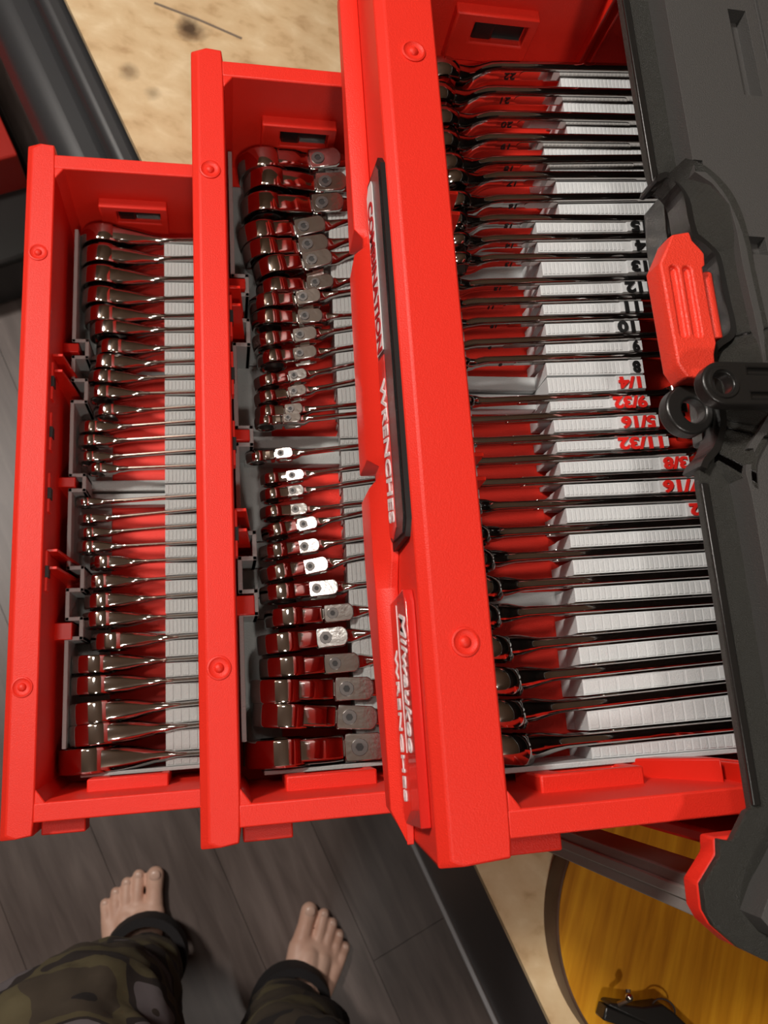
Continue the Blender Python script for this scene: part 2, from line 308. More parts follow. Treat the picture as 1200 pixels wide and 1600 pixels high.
D3 =[(22.0,0.0175,0.015,0.0441,0.2504,-0.0638,0.1868,0.2623,0.015,0.0087,0.0981,0.2618),
(21.0,0.0168,0.0137,0.0401,0.2319,-0.0639,0.1839,0.2422,0.0145,0.0084,0.096,0.2422),
(20.0,0.016,0.0135,0.0418,0.2143,-0.0635,0.1812,0.2235,0.014,0.0081,0.094,0.2234),
(19.0,0.0152,0.0128,0.0413,0.1979,-0.0633,0.1787,0.2061,0.0135,0.0078,0.0921,0.2059),
(18.0,0.0145,0.0117,0.0431,0.1819,-0.0629,0.1765,0.1909,0.013,0.0076,0.0903,0.1889),
(17.0,0.0138,0.0111,0.0461,0.1713,-0.0624,0.1748,0.1788,0.0125,0.0074,0.0891,0.1775),
(16.0,0.013,0.011,0.0465,0.1553,-0.0621,0.1724,0.1626,0.012,0.0072,0.0872,0.1606),
(15.0,0.0123,0.01,0.0438,0.1418,-0.0621,0.1701,0.1466,0.0115,0.0069,0.0857,0.1464),
(14.0,0.0115,0.0093,0.0449,0.1278,-0.0618,0.1682,0.1331,0.011,0.0068,0.0841,0.1318),
(13.0,0.0107,0.0088,0.0447,0.1149,-0.0615,0.1662,0.1189,0.0105,0.0066,0.0827,0.1182),
(12.0,0.01,0.0078,0.0375,0.0989,-0.0619,0.164,0.1037,0.01,0.0064,0.0809,0.1015),
(11.0,0.0092,0.0068,0.0335,0.0863,-0.062,0.162,0.0899,0.0095,0.0061,0.0795,0.0883),
(10.0,0.0085,0.0064,0.0358,0.0736,-0.0616,0.1601,0.0766,0.009,0.0059,0.078,0.0751),
(9.0,0.0077,0.0059,0.0337,0.0601,-0.0615,0.1581,0.0631,0.0085,0.0058,0.0765,0.061),
(8.0,0.007,0.0058,0.0408,0.0486,-0.0606,0.1563,0.0503,0.008,0.0055,0.0753,0.0492),
(7.1437,0.0064,0.0068,0.0433,0.0228,-0.0602,0.1526,0.025,0.0076,0.0053,0.0724,0.023),
(7.9375,0.007,0.0056,0.0332,0.0112,-0.0613,0.1509,0.0131,0.008,0.0054,0.0712,0.0112),
(8.7312,0.0075,0.0055,0.0349,-0.0021,-0.0613,0.1489,-0.0008,0.0084,0.0053,0.0697,-0.0022),
(9.525,0.0081,0.0058,0.0333,-0.0145,-0.0617,0.1471,-0.0134,0.0088,0.0054,0.0684,-0.0147),
(11.1125,0.0093,0.0069,0.0337,-0.028,-0.062,0.1451,-0.0275,0.0096,0.0054,0.0669,-0.028),
(12.7,0.0105,0.0098,0.038,-0.0422,-0.062,0.143,-0.0416,0.0103,0.0055,0.0654,-0.042),
(14.2875,0.0117,0.0095,0.0403,-0.058,-0.0622,0.1408,-0.057,0.0111,0.0055,0.0637,-0.0577),
(15.875,0.0129,0.0109,0.0404,-0.0728,-0.0626,0.1387,-0.0717,0.0119,0.0056,0.0621,-0.0725),
(17.4625,0.0141,0.0118,0.0421,-0.0889,-0.0629,0.1364,-0.0877,0.0127,0.0057,0.0604,-0.0885),
(19.05,0.0153,0.0126,0.0388,-0.1044,-0.0636,0.1341,-0.1035,0.0135,0.0058,0.0587,-0.1042),
(20.6375,0.0165,0.0137,0.0424,-0.1229,-0.0636,0.1317,-0.1204,0.0143,0.0058,0.0567,-0.1226),
(22.225,0.0177,0.0147,0.0447,-0.1409,-0.0638,0.1292,-0.1378,0.0151,0.0058,0.0548,-0.1405),
(23.8125,0.0189,0.0151,0.0443,-0.1583,-0.0643,0.1267,-0.1551,0.0159,0.0058,0.0529,-0.1581),
(25.4,0.02,0.0155,0.0448,-0.1764,-0.0646,0.1238,-0.1748,0.0167,0.0058,0.051,-0.1762)]
B3 =[0.1309,
0.1305,
0.1306,
0.1131,
0.1154,
0.1168,
0.1164,
0.0991,
0.0986,
0.0996,
0.0969,
0.0972,
0.0971,
0.0957,
0.0947,
0.0943,
0.0936,
0.0943,
0.0947,
0.0952,
0.0962,
0.0961,
0.0966,
0.0968,
0.096,
0.0953,
0.0949,
0.0948,
0.0953,
0.0952]
B3e =[0.1728,
0.1675,
0.1631,
0.1627,
0.1612,
0.1611,
0.1613,
0.1652,
0.17,
0.182,
0.1906]
B3l =[0.154,
0.1506,
0.145,
0.153,
0.1511,
0.1408,
0.1335,
0.137,
0.133,
0.1615,
0.1589,
0.1751]
tip =[(0.1765,0.0216,-0.05),
(0.1832,0.0037,-0.05),
(0.1896,-0.0075,-0.05)]
# ================================================================== ROOM
f = MB().box(-2.2, 2.6, -2.4, 2.4, -1.03, -1.004).build('floor', mat('subfloor', (.03, .025, .022), .8), kind='structure')
ORG[f] = Vector((0, 0, -H))
DIRB = Vector((.382, -.924, 0)).normalized(); NRM = Vector((.924, .382, 0)).normalized()   # bench edge direction, and into the bench
def bl(a, b, z): p = Vector((-.2497, .5977, 0)) + DIRB * a + NRM * b; return (p.x, p.y, z)
rnd = random.Random(4)
pl_mesh = {}
for j in range(-22, 22):
    s0 = -3.0 + rnd.uniform(-.9, .0)
    while s0 < 3.8:
        s1 = s0 + 1.22; b0 = j * .152 + .06
        m_ = planks_m[rnd.randrange(3)]; g = .0004; c0 = bl((s0 + s1) / 2, b0 + .076, 0)
        if not (-2.2 < c0[0] < 2.6 and -2.4 < c0[1] < 2.4): s0 = s1; continue
        MB().hexa([bl(s0 + g, b0 + g, -1.004), bl(s1 - g, b0 + g, -1.004), bl(s1 - g, b0 + .152 - g, -1.004), bl(s0 + g, b0 + .152 - g, -1.004)],
                  [bl(s0 + g, b0 + g, -1.0), bl(s1 - g, b0 + g, -1.0), bl(s1 - g, b0 + .152 - g, -1.0), bl(s0 + g, b0 + .152 - g, -1.0)]).build('floor_plank', m_, f, smooth=False)
        s0 = s1
for nm, b in (('wall_left', (-2.25, -2.2, -2.4, 2.4)), ('wall_right', (2.6, 2.65, -2.4, 2.4)), ('wall_back', (-2.2, 2.6, 2.4, 2.45)), ('wall_front', (-2.2, 2.6, -2.45, -2.4))):
    MB().box(*b, -1.0, 1.42).build(nm, PAINT, kind='structure')
MB().box(-2.2, 2.6, -2.4, 2.4, 1.42, 1.46).build('ceiling', CEIL, kind='structure')

# ================================================================== WORKBENCH
bench = thing('workbench', 'dark workbench with a raw chipboard top under the red tool box', 'workbench', (.30, .10, -1.0))
A0, A1, BW = -.75, 1.75, .80
def slab(a0, a1, b0, b1, z0, z1): return MB().hexa([bl(a0, b0, z0), bl(a1, b0, z0), bl(a1, b1, z0), bl(a0, b1, z0)], [bl(a0, b0, z1), bl(a1, b0, z1), bl(a1, b1, z1), bl(a0, b1, z1)])
slab(A0, A1, 0, BW, -.3785, -.375).build('board', PLY, bench, bevel=.0008)
slab(A0, A1, .0012, BW, -.3800, -.3785).build('glue_line', PLY_DARK, bench)
slab(A0, A1, .0005, BW, -.3840, -.3800).build('board_edge', PLY_EDGE, bench)
slab(A0, A1, .0012, BW, -.3850, -.3840).build('glue_line', PLY_DARK, bench)
slab(A0, A1, .0005, BW, -.3890, -.3850).build('board_edge', PLY_EDGE, bench)
slab(A0 + .05, A1 - .05, .005, BW - .02, -.70, -.389).build('cabinet_body', CABINET, bench, bevel=.003)
slab(A0 + .05, A1 - .05, -.002, .004, -.706, -.700).build('edge_strip', STRIP, bench, bevel=.001, label='light metal strip along the lower edge')
slab(A0 + .05, .55, -.070, .006, -.62, -.47).build('rail', CABINET2, bench, bevel=.03, seg=4, label='rounded dark grey rail')
slab(A0 + .05, .50, -.022, .006, -.445, -.400).build('rail', CABINET2, bench, bevel=.010, seg=4)
for a in (A0 + .1, A1 - .16):
    for b in (.45, BW - .1): slab(a, a + .05, b, b + .05, -1.0, -.70).build('leg', CABINET, bench)
# pencil line and thin scratches lie on the board
def thin(pts, wd, m, name):
    mb = MB()
    for p, q in zip(pts, pts[1:]):
        d = (Vector(q) - Vector(p)).normalized(); n = Vector((-d.y, d.x)) * wd
        mb.hexa([(p[0] + n.x, p[1] + n.y, -.375), (p[0] - n.x, p[1] - n.y, -.375), (q[0] - n.x, q[1] - n.y, -.375), (q[0] + n.x, q[1] + n.y, -.375)],
                [(p[0] + n.x, p[1] + n.y, -.3747), (p[0] - n.x, p[1] - n.y, -.3747), (q[0] - n.x, q[1] - n.y, -.3747), (q[0] + n.x, q[1] + n.y, -.3747)])
    return mb.build(name, m, bench)
thin([(-.159, .606), (-.112, .590), (-.066, .571)], .0014, mat('pencil', (.20, .15, .11), .7), 'pencil_line')

# red machine on the floor beyond the bench front
mch = thing('shop_machine', 'blurred dark red machine with vent slots on the floor in the top left corner', 'machine', (-.47, .92, -1.0))
cutv = MB()
for i in range(7):
    cutv.box(-.56, -.478, .79 + i * .016, .797 + i * .016, -.812, -.79)
slab(-.62, -.17, -.45, -.092, -.95, -.80).build('shell', MACHINE_RED, mch, bevel=.012, seg=3, cut=cutv)
slab(-.64, -.05, -.47, -.080, -1.0, -.88).build('base', BLACK2, mch, bevel=.01)
MB().cyl((-.455, .76), .018, -.80, -.785).build('knob', BLACK2, mch, bevel=.004)

# ================================================================== AMBER DISC + SPRING CLAMP
dsc = thing('round_board', 'round amber-stained wooden board with a dark rim lying on the bench', 'board', (.310, -.362, -.375))
MB().cyl((.310, -.362), .1305, -.375, -.346, n=96).build('rim', DISC_EDGE, dsc, bevel=.002)
MB().cyl((.310, -.362), .1285, -.346, -.3445, n=96).build('wood_top', AMBER, dsc, bevel=.0008)
cl = thing('spring_pliers', 'black locking tool with a coil spring lying on the round amber board', 'pliers', (.24, -.415, -.344))
d = Vector((.076, -.037, 0)).normalized(); n = Vector((.037, .076, 0)).normalized(); o0 = Vector((.211, -.408, 0))
def cp(a, b, z): p = o0 + d * a + n * b; return (p.x, p.y, z)
def cpoly(pts, z0, z1): return MB().hexa([cp(a, b, z0) for a, b in pts], [cp(a, b, z1) for a, b in pts])
cpoly([(0, -.013), (.016, -.012), (.05, -.030), (.13, -.036), (.13, -.020), (.055, -.010), (.05, -.002), (.0, -.002)], -.344, -.328).build('jaw', BLACK2, cl, bevel=.0015)
cpoly([(.002, .002), (.03, .008), (.047, .016), (.06, .013), (.10, -.002), (.16, -.018), (.16, -.030), (.06, -.004), (.0, -.001)], -.343, -.326).build('jaw', BLACK2, cl, bevel=.0015)
MB().tube([cp(.008, .003, -.326), cp(.014, .010, -.322), cp(.012, .017, -.324)], .0022).build('thumb_screw', CHROME, cl)
MB().ball(cp(.013, .012, -.321), .0035).build('thumb_screw', CHROME, cl)
pts = []
for i in range(0, 26 * 8 + 1):
    a = i / 8 * 2 * PI; q = cp(.058 + i / 8 * .0024, .006 - i / 8 * .0005, 0)
    pts.append((q[0] + n.x * .0045 * math.cos(a), q[1] + n.y * .0045 * math.cos(a), -.334 + .0045 * math.sin(a)))
MB().tube(pts, .0009, 6).build('coil_spring', STEEL, cl)
MB().tube([cp(.040 + .011 * (1 - math.cos(t)), .012 + .008 * math.sin(t), -.330) for t in [k * PI / 8 for k in range(9)]], .0008, 6).build('spring_hook', STEEL, cl)

# ================================================================== TOOL BOX: body, lid, drawers
tb = thing('tool_box', 'large red and black plastic tool box with three stepped open drawers', 'tool box', (.35, .045, -.375))
YS, YN = -.232, .322          # outer faces of the body's sides
for y0, y1 in ((YS, YS + .008), (YN - .008, YN)):
    MB().box(.146, .56, y0, y1, -.36, -.002).build('side_panel', RED_SMOOTH, tb, bevel=.002)
MB().box(.55, .565, YS, YN, -.36, -.002).build('back_panel', BLACK2, tb)
MB().box(.13, .57, YS - .003, YN + .003, -.375, -.352).build('base', RED, tb, bevel=.004)
for z in (-.233, -.118):
    MB().box(.15, .55, YS + .008, YN - .008, z + .004, z + .009).build('shelf', RED_SMOOTH, tb)
half = [(.5, -.275), (.16, -.275), (.1266, -.2667), (.1143, -.26), (.1041, -.2503), (.1012, -.2441), (.1015, -.2335), (.1118, -.2229), (.1127, -.2159), (.1185, -.2175), (.128, -.2058), (.1305, -.2050)]
for sg in (0, 1):
    f_ = (lambda y: y) if sg == 0 else (lambda y: .09 - y)
    fl = half[1:9] + [(.22, -.2155), (.22, -.275)]
    MB().poly_prism([(x, f_(y)) for x, y in fl], .0135, .0254).build('corner_flange', RED, tb, bevel=.0012)
    MB().box(.165, .22, *sorted((f_(-.272), f_(-.226))), -.004, .0135).build('corner_bracket', RED_SMOOTH, tb)
    ys = sorted((f_(-.2715), f_(-.2500)))
    mb = MB().box(.146, .170, ys[0], ys[1], -.362, -.010)
    mb.box(.1435, .146, f_(-.2600) - .0035, f_(-.2600) + .0035, -.362, -.010)
    mb.build('side_bar', METAL_BAR, tb, bevel=.002, seg=3, label='dark grey upright metal bar')
    ys = sorted((f_(-.272), f_(-.226)))
    MB().box(.146, .20, ys[0], ys[1], -.375, -.355).build('corner_foot', RED, tb, bevel=.004)

# --- lid
def crom(P, m=4):
    out = []
    for i in range(len(P) - 1):
        p0, p1, p2, p3 = P[max(i - 1, 0)], P[i], P[i + 1], P[min(i + 2, len(P) - 1)]
        for j in range(m):
            t = j / m
            out.append(tuple(.5 * (2 * p1[c] + (p2[c] - p0[c]) * t + (2 * p0[c] - 5 * p1[c] + 4 * p2[c] - p3[c]) * t * t + (3 * p1[c] - p0[c] - 3 * p2[c] + p3[c]) * t ** 3) for c in (0, 1)))
    return out + [P[-1]]
rec = [(.1305, -.054), (.1300, -.0460), (.1327, -.0418), (.1385, -.0366), (.1432, -.0282), (.1453, -.0184), (.1453, .006), (.1472, .0166), (.1524, .0213), (.1583, .0251), (.1602, .0313), (.1595, .044), (.1592, .0587), (.1584, .0692), (.1538, .0754), (.1478, .0799), (.1461, .0901), (.1459, .1044), (.1429, .1120), (.1377, .1147), (.1325, .1120), (.1300, .1125), (.1303, .122)]
top = [(x, .09 - y) for x, y in half[::-1]]
rec_s = rec[:1] + [(x + .0015, y) for x, y in crom(rec[1:-1], 3)] + rec[-1:]
outline = half[:1] + half[1:] + rec_s + top
lid = MB().poly_prism([(min(x, .5), y) for x, y in outline][::-1], .0255, .030).build('lid', BLACK, tb, bevel=.0015, seg=2)
# thin lip along the front edge
for y0, y1 in ((-.2035, -.054), (.113, .293)): MB().box(.1305, .1345, y0, y1, .030, .0318).build('lid_lip', BLACK2, lid, bevel=.0006)
# raised rim round the latch recess
rr = crom(rec[1:-1], 3)
mb = MB(); lo = []; 
for i, (x, y) in enumerate(rr):
    a = Vector(rr[max(i - 1, 0)]); b = Vector(rr[min(i + 1, len(rr) - 1)]); t = (b - a).normalized(); nn = Vector((t.y, -t.x))
    lo.append(((x, y), (x + nn.x * .0035, y + nn.y * .0035)))
for (p, q), (p2, q2) in zip(lo, lo[1:]):
    mb.hexa([(*p, .018), (*q, .018), (*q2, .018), (*p2, .018)], [(*p, .0345), (*q, .0345), (*q2, .0345), (*p2, .0345)])
bmesh.ops.remove_doubles(mb.bm, verts=mb.bm.verts, dist=1e-5)
mb.build('recess_rim', BLACK2, lid, bevel=.001, angle=60)
# deck
hump = [(.1475, -.064), (.1465, -.052), (.1500, -.040), (.1590, -.030), (.1670, -.020), (.1675, .007), (.1670, .031), (.1658, .056), (.1660, .078), (.1645, .0935), (.1565, .1055), (.1475, .1118), (.1475, .125)]
dcor = [(.5, -.262), (.17, -.262), (.140, -.262), (.124, -.254), (.117, -.245), (.1235, -.235), (.139, -.218), (.1475, -.209)]
deck_o = dcor + hump + [(x, .09 - y) for x, y in dcor[::-1]]
cuts = MB()
cuts.frustum(.1855, .1990, .1620, .2210, .060, .036, .0015)
for (cx, cy, a, b) in ((.1505, .1155, .0028, .0035), (.1770, .0700, .0050, .0052), (.1755, .0170, .005, .0055), (.1500, -.0345 - .010, .003, .004)):
    cuts.box(cx - a, cx + a, cy - b, cy + b, .038, .06)
cuts.box(.2045, .2075, .1, .2500, .0425, .06)
MB().poly_prism(deck_o[::-1], .029, .0445).build('lid_deck', DECK, lid, bevel=.0022, seg=3, cut=cuts)
# sloping dark shoulder between the recess rim and the deck
shA = [(x - .0035, y + .002) for x, y in [(.1440, -.046), (.1465, -.038), (.1500, -.030), (.1515, -.021), (.1525, .003), (.1570, .0125), (.1650, .0195), (.1662, .029), (.1655, .041), (.1650, .056), (.1640, .068), (.1585, .0745), (.1535, .079), (.1522, .088), (.1518, .1), (.1475, .109), (.140, .1132)]]
shB = [(.1500, -.060), (.1520, -.048), (.1590, -.038), (.1680, -.028), (.1720, .003), (.1722, .014), (.1722, .0205), (.1720, .029), (.1715, .041), (.1710, .056), (.1710, .069), (.1705, .080), (.1690, .090), (.1650, .101), (.158, .110), (.150, .116), (.142, .118)]
shA = crom(shA, 4); shB = crom(shB, 4)
mb = MB()
for i in range(len(shA) - 1):
    a, b, c, d_ = shA[i], shA[i + 1], shB[i + 1], shB[i]
    mb.hexa([(*a, .020), (*b, .020), (*c, .020), (*d_, .020)], [(*a, .0335), (*b, .0335), (*c, .0462), (*d_, .0462)])
bmesh.ops.remove_doubles(mb.bm, verts=mb.bm.verts, dist=1e-5)
mb.build('recess_shoulder', BLACK, lid, angle=50)
# inner wall of the latch recess, seen beside the latch
MB().poly_prism([(.1600, .0700), (.1900, .0720), (.1900, .1350), (.1620, .1365), (.1600, .110)], -.03, -.004).build('latch_mount', BLACK2, tb, bevel=.002)
MB().poly_prism([(.1570, .0650), (.176, .065), (.175, .0960), (.1620, .0990), (.1570, .097)], -.004, .002).build('latch_mount', BLACK2, tb, bevel=.003, seg=3)

# --- latch
lt = [(.1180, .0600), (.1235, .0715), (.1300, .0788), (.1415, .0810), (.1425, .0760), (.1470, .0705), (.1482, .0665), (.1475, .0600), (.1458, .0590), (.1456, .0300), (.1462, .0165), (.1440, .0105), (.1432, .0010), (.1385, -.0035), (.1230, -.0030), (.1190, .0050)]
cutl = MB()
for gx in (.1290, .1365):
    cutl.poly_prism([(gx + .0024 * math.cos(a), (.0565 if math.sin(a) > 0 else 0.0215) + .0024 * math.sin(a)) for a in [2 * PI * (k + .5) / 16 for k in range(16)]], .0375, .05)
lt_top = [(x + (.0040 if x < .126 else .0015 if x < .14 else 0), y + (-.002 if y > .07 else .0008 if y < .002 else 0)) for x, y in lt]
lt_bot = [(x - .0008, y) for x, y in lt_top]
latch = MB().loops([[(x, y, .0265) for x, y in lt_bot], [(x, y, .0360) for x, y in lt_bot], [(x, y, .0400) for x, y in lt_top]])
lat = latch.build('latch', RED_LATCH, tb, bevel=.0012, seg=3, cut=cutl, angle=30, label='bright red latch with two pressed grooves')
MB().cyl((.1525, .030), .0042, .0225, .0600, axis='y', n=20).build('latch_hinge', RED_LATCH, lat, bevel=.0006)

# --- padlock ring and carrying handle end
ringc = (.1325, -.0150)
cutr = MB().cyl((.1345, -.0155), .0066, .0, .06, n=24)
pr = MB().cyl(ringc, .0132, .0215, .0300, n=40).build('padlock_ring', BLACK2, tb, bevel=.0012, cut=cutr)
MB().poly_prism([(.1430, -.030), (.155, -.030), (.155, .0), (.1450, .0)], .010, .022).build('ring_mount', BLACK2, tb, bevel=.002)
hc = (.1290 + .0015, -.0137); ho = .0108
arc = [(hc[0] + ho * math.cos(a), hc[1] + ho * math.sin(a)) for a in [PI / 2 + PI * k / 14 for k in range(15)]]
hp = arc + [(.50, hc[1] - ho - .001), (.50, hc[1] + ho + .001)]
cuth = MB().cyl((hc[0], hc[1], 0), .0053, .03, .08, n=28)
for yy in (-.0076, -.0198): cuth.box(.1445, .47, yy - .0018, yy + .0018, .0585, .08)
hd = MB().poly_prism(hp[::-1], .0530, .0610).build('carrying_handle', BLACK2, tb, bevel=.0022, seg=3, cut=cuth)
mb = MB().revolve([(.0054, .0600), (.0064, .0618), (.0076, .0618), (.0086, .0605), (.0086, .059), (.0054, .059)], (hc[0], hc[1], 0), 'z', 32)
mb.build('grommet', BLACK2, hd)

MB().box(.19, .47, hc[1] - .0095, hc[1] + .0095, .0445, .0545).build('handle_post', BLACK2, tb, bevel=.001)
# --- drawers
YB, YT = -.1997, .2895      # inner faces of a drawer's side walls
YC = .045
def drawer(k, X, Z, LD):
    g = 'lowest' if k == 0 else 'middle' if k == 1 else 'top'
    mb = MB()
    # side walls with a thick rim, back, bottom
    for s in (0, 1):
        f_ = (lambda y: y) if s == 0 else (lambda y: 2 * YC - y)
        sec = [(f_(YB), 0), (f_(YB - .0125), 0), (f_(YB - .0125), -.013), (f_(YB - .0035), -.016), (f_(YB + .001), -.100), (f_(YB + .006), -.100), (f_(YB + .0005), -.003)]
        mb.hexa([(X + .0215, y, Z + z - .0003) for y, z in sec], [(X + LD, y, Z + z - .0003) for y, z in sec])
        mb.hexa([(X + .0215, f_(YB - .001), Z - .0006), (X + .0225, f_(YB + .009), Z - .0006), (X + .030, f_(YB - .001), Z - .0006)], [(X + .0215, f_(YB + .006), Z - .1), (X + .0225, f_(YB + .014), Z - .1), (X + .030, f_(YB + .006), Z - .1)])
        ys = sorted((f_(-.2105), f_(-.2225)))
        mb.box(X + .024, X + .053, ys[0], ys[1], Z - .034, Z - .016)
    mb.box(X + LD - .012, X + LD - .0005, YB - .012, YT + .012, Z - .1, Z - .0008)
    mb.box(X, X + LD, YB - .002, YT + .002, Z - .1025, Z - .093)
    # front wall
    e0, e1 = -.2225, .3125
    xi = X + .0232
    if k == 2: xf = X - .0125
    else: xf = X - .001
    cutd = MB()
    fw = [(xf + .0015, e0 + .003), (xf + .008, e0), (X + .0215, e0 + .0015), (X + .0228, e0 + .009), (xi, YB), (xi, YT), (X + .0228, e1 - .009), (X + .0215, e1 - .001), (xf + .008, e1), (xf + .0015, e1 - .005)]
    base = [(x + (.0 if x > X + .01 else .001), YC + (y - YC) * .985) for x, y in fw]
    mid = [(x if x > X + .01 else xf + .001, y) for x, y in fw]
    mb.hexa([(x, y, Z - .104 if k < 2 else Z - .099) for x, y in base], [(x, y, Z - .006) for x, y in mid])
    topv = [(x + (.0045 if x < X + .01 else -.0008 if x >= xi - .001 else 0), YC + (y - YC) * .997, Z) for x, y in fw]
    mb.hexa([(x, y, Z - .006) for x, y in mid], topv)
    for f2 in [f2 for f2 in mb.bm.faces if len(f2.verts) == 10 and all(abs(v.co.z - (Z - .006)) < 1e-6 for v in f2.verts)]: bmesh.ops.delete(mb.bm, geom=[f2], context='FACES_ONLY')
    bmesh.ops.remove_doubles(mb.bm, verts=mb.bm.verts, dist=1e-6)
    dr = mb.build('drawer', RED, tb, bevel=.0010, seg=2, angle=35, label=['lowest drawer with ratcheting wrenches, farthest out', 'middle drawer with flex-head wrenches', 'top drawer with combination wrenches, partly under the lid'][k])
    # screw caps
    for sy in (YC - .0 + .1675 , YC - .1675):
        sx = X + .0120 + (.0045 if k == 2 else 0)
        if k == 2: sx = X + .0085
        MB().revolve([(.0, 0), (.0072, 0), (.0070, .0007), (.0060, .0010), (.0052, .0002), (.0030, .0001), (.0026, .0008), (.0018, .0016), (.0, .0018)], (sx, sy, Z), 'z', 26).build('screw_cap', RED, dr, angle=50)
    # pocket frames with slot latches on the side walls
    for s in (0, 1):
        f_ = (lambda y: y) if s == 1 else (lambda y: 2 * YC - y)   # s==1 far wall (y ~ .287)
        Y0 = YT + .001; Y1 = YT - .0105
        fr = MB(); fx0, fx1, zt, zb = X + .051, X + .108, Z - .034, Z - .072
        if s == 0: zt, zb = Z - .030, Z - .068
        ys = sorted((f_(Y0), f_(Y1))); fr.box(fx0, fx1, ys[0], ys[1], zb, zt)
        yc_ = sorted((f_(Y1 - .002), f_(Y1 + .0068))); ct = MB().box(fx0 + .014, fx1 - .006, yc_[0], yc_[1], zb + .016, zt - .006)
        fr.build('slot_frame', RED, dr, bevel=.0012, cut=ct)
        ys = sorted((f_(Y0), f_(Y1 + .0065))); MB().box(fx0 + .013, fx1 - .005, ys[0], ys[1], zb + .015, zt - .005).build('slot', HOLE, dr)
        ys = sorted((f_(Y0), f_(Y1 + .0035)))
        MB().box(fx0 + .015, fx0 + .030, ys[0], ys[1], zb + .015, zt - .007).build('slot_catch', BLACK2, dr, bevel=.002)
        ys = sorted((f_(Y0), f_(Y1 + .0045)))
        MB().box(fx0 + .030, fx1 - .007, ys[0], ys[1], zb + .0163, zb + .0172).build('slot_wire', SATIN, dr)
    # clip blades and lugs on the inside of the front wall
    zt = Z - .010
    for yb in (.1215, .1085, -.0335, -.0465):
        yb2 = yb + (.009 if k == 2 else .010)
        MB().hexa([(xi - .001, yb2, zt), (xi - .001, yb2 - .0022, zt), (xi - .001, yb2 - .0022, Z - .095), (xi - .001, yb2, Z - .095)],
                  [(xi + .0075, yb2, zt), (xi + .0075, yb2 - .0022, zt), (xi + .0125, yb2 - .0022, Z - .075), (xi + .0125, yb2, Z - .075)]).build('clip_blade', RED_SMOOTH, dr, bevel=.0004)
    for y0, y1 in ((.150, .158), (.034, .042), (-.087, -.074)):
        MB().box(xi - .001, xi + .0125, y0, y1, Z - .09, Z - .047).build('lug', RED_SMOOTH, dr, bevel=.0006)
    if k < 2:
        for yy in (.103, .062, .014, -.045):
            MB().box(xi - .0008, xi + .0016, yy - .010, yy + .020, Z - .016, Z - .007).build('window_lug', RED, dr, bevel=.0005)
            MB().box(xi, xi + .0022, yy, yy + .0085, Z - .014, Z - .0065).build('window_slot', HOLE, dr)
    return dr
D = []
D.append(drawer(0, -.248, -.2325, .42)); D.append(drawer(1, -.114, -.117, .42)); D.append(drawer(2, .005, 0, .42))

# --- top drawer's face: lower lip, labels
dr = D[2]
def yz(pts, x0, x1): 
    return MB().hexa([(x0, y, z) for y, z in pts], [(x1, y, z) for y, z in pts])
XF = -.0085
rings_ = []
for y, xn, zb, zn, zt in ((-.2195, -.0085, -.0640, -.0560, -.0540), (-.2020, -.0175, -.0720, -.0540, -.0500), (-.0880, -.0175, -.0900, -.0560, -.0500), (-.0720, -.0175, -.0910, -.0575, -.0425),
                          (-.0310, -.0175, -.0900, -.0575, -.0425), (-.0250, -.0120, -.0700, -.0520, -.0425), (-.0190, -.0120, -.0700, -.0520, -.0425), (-.0140, -.0175, -.0900, -.0575, -.0425),
                          (.0900, -.0175, -.0850, -.0570, -.0425), (.1150, -.0175, -.0830, -.0560, -.0430), (.1185, -.0120, -.0660, -.0530, -.0490), (.1245, -.0120, -.0660, -.0530, -.0500), (.1300, -.0175, -.0800, -.0520, -.0500),
                          (.2400, -.0175, -.0700, -.0510, -.0495), (.3090, -.0175, -.0680, -.0510, -.0495), (.3110, -.0150, -.0660, -.0530, -.0510)):
    rings_.append([(-.0060, y, zb), (xn + .0015, y, zb), (xn, y, zn), (-.0100, y, zt), (-.0060, y, zt)])
MB().loops(rings_).build('lower_lip', RED, dr, bevel=.0010, seg=2)
yz([(-.070, -.0445), (.154, -.0445), (.150, -.012), (.143, -.0065), (-.060, -.0065), (-.068, -.012)], XF + .003, XF - .0006).build('label_backing', HOLE, dr)
bk = yz([(-.0655, -.0395), (-.0630, -.0425), (.1450, -.0425), (.1490, -.038), (.1475, -.0155), (.140, -.0095), (-.058, -.0095), (-.0655, -.014)], XF, XF - .0016).build('label', GLITTER, dr, label='glossy black drawer label')
yz([(.0420, -.0420), (.1440, -.0420), (.1478, -.036), (.1465, -.0285), (.143, -.0262), (.0400, -.0262)], XF - .0014, XF - .0020).build('label_panel', MARK_W, dr, label='white half of the drawer label')
yz([(-.0620, -.0420), (.0390, -.0420), (.0370, -.0262), (-.0600, -.0262), (-.0650, -.034)], XF - .0014, XF - .0020).build('label_panel', RED_GLOSS, dr, label='red half of the drawer label')
def face_text(s, yc, zc, size, m, x, shear=.25, xs=1., bold=.0, name='lettering'):
    return text(s, size, m, dr, frame((x, yc, zc), (0, -1, 0), (0, 0, 1)), name, .0002, shear, bold, xs)
DKR = mat('dark_red_print', (.45, .01, .015), .35)
face_text('COMBINATION', .0895, -.0345, .0165, DKR, XF - .0022, .2, .82, .00045)
face_text('WRENCHES', -.0150, -.0345, .0165, MARK_W, XF - .0022, .2, .92, .0003)
lbl = yz([(-.2055, -.0480), (-.2080, -.0440), (-.2060, -.0125), (-.1010, -.0125), (-.0940, -.0155), (-.0975, -.0480)], XF + .002, XF - .0032).build('name_plate', RED_GLOSS, dr, bevel=.0006, label='raised glossy red name plate with white lettering')
face_text('Milwaukee', -.1380, -.0215, .0150, MARK_W, XF - .0034, .25, 1.05, .0002)
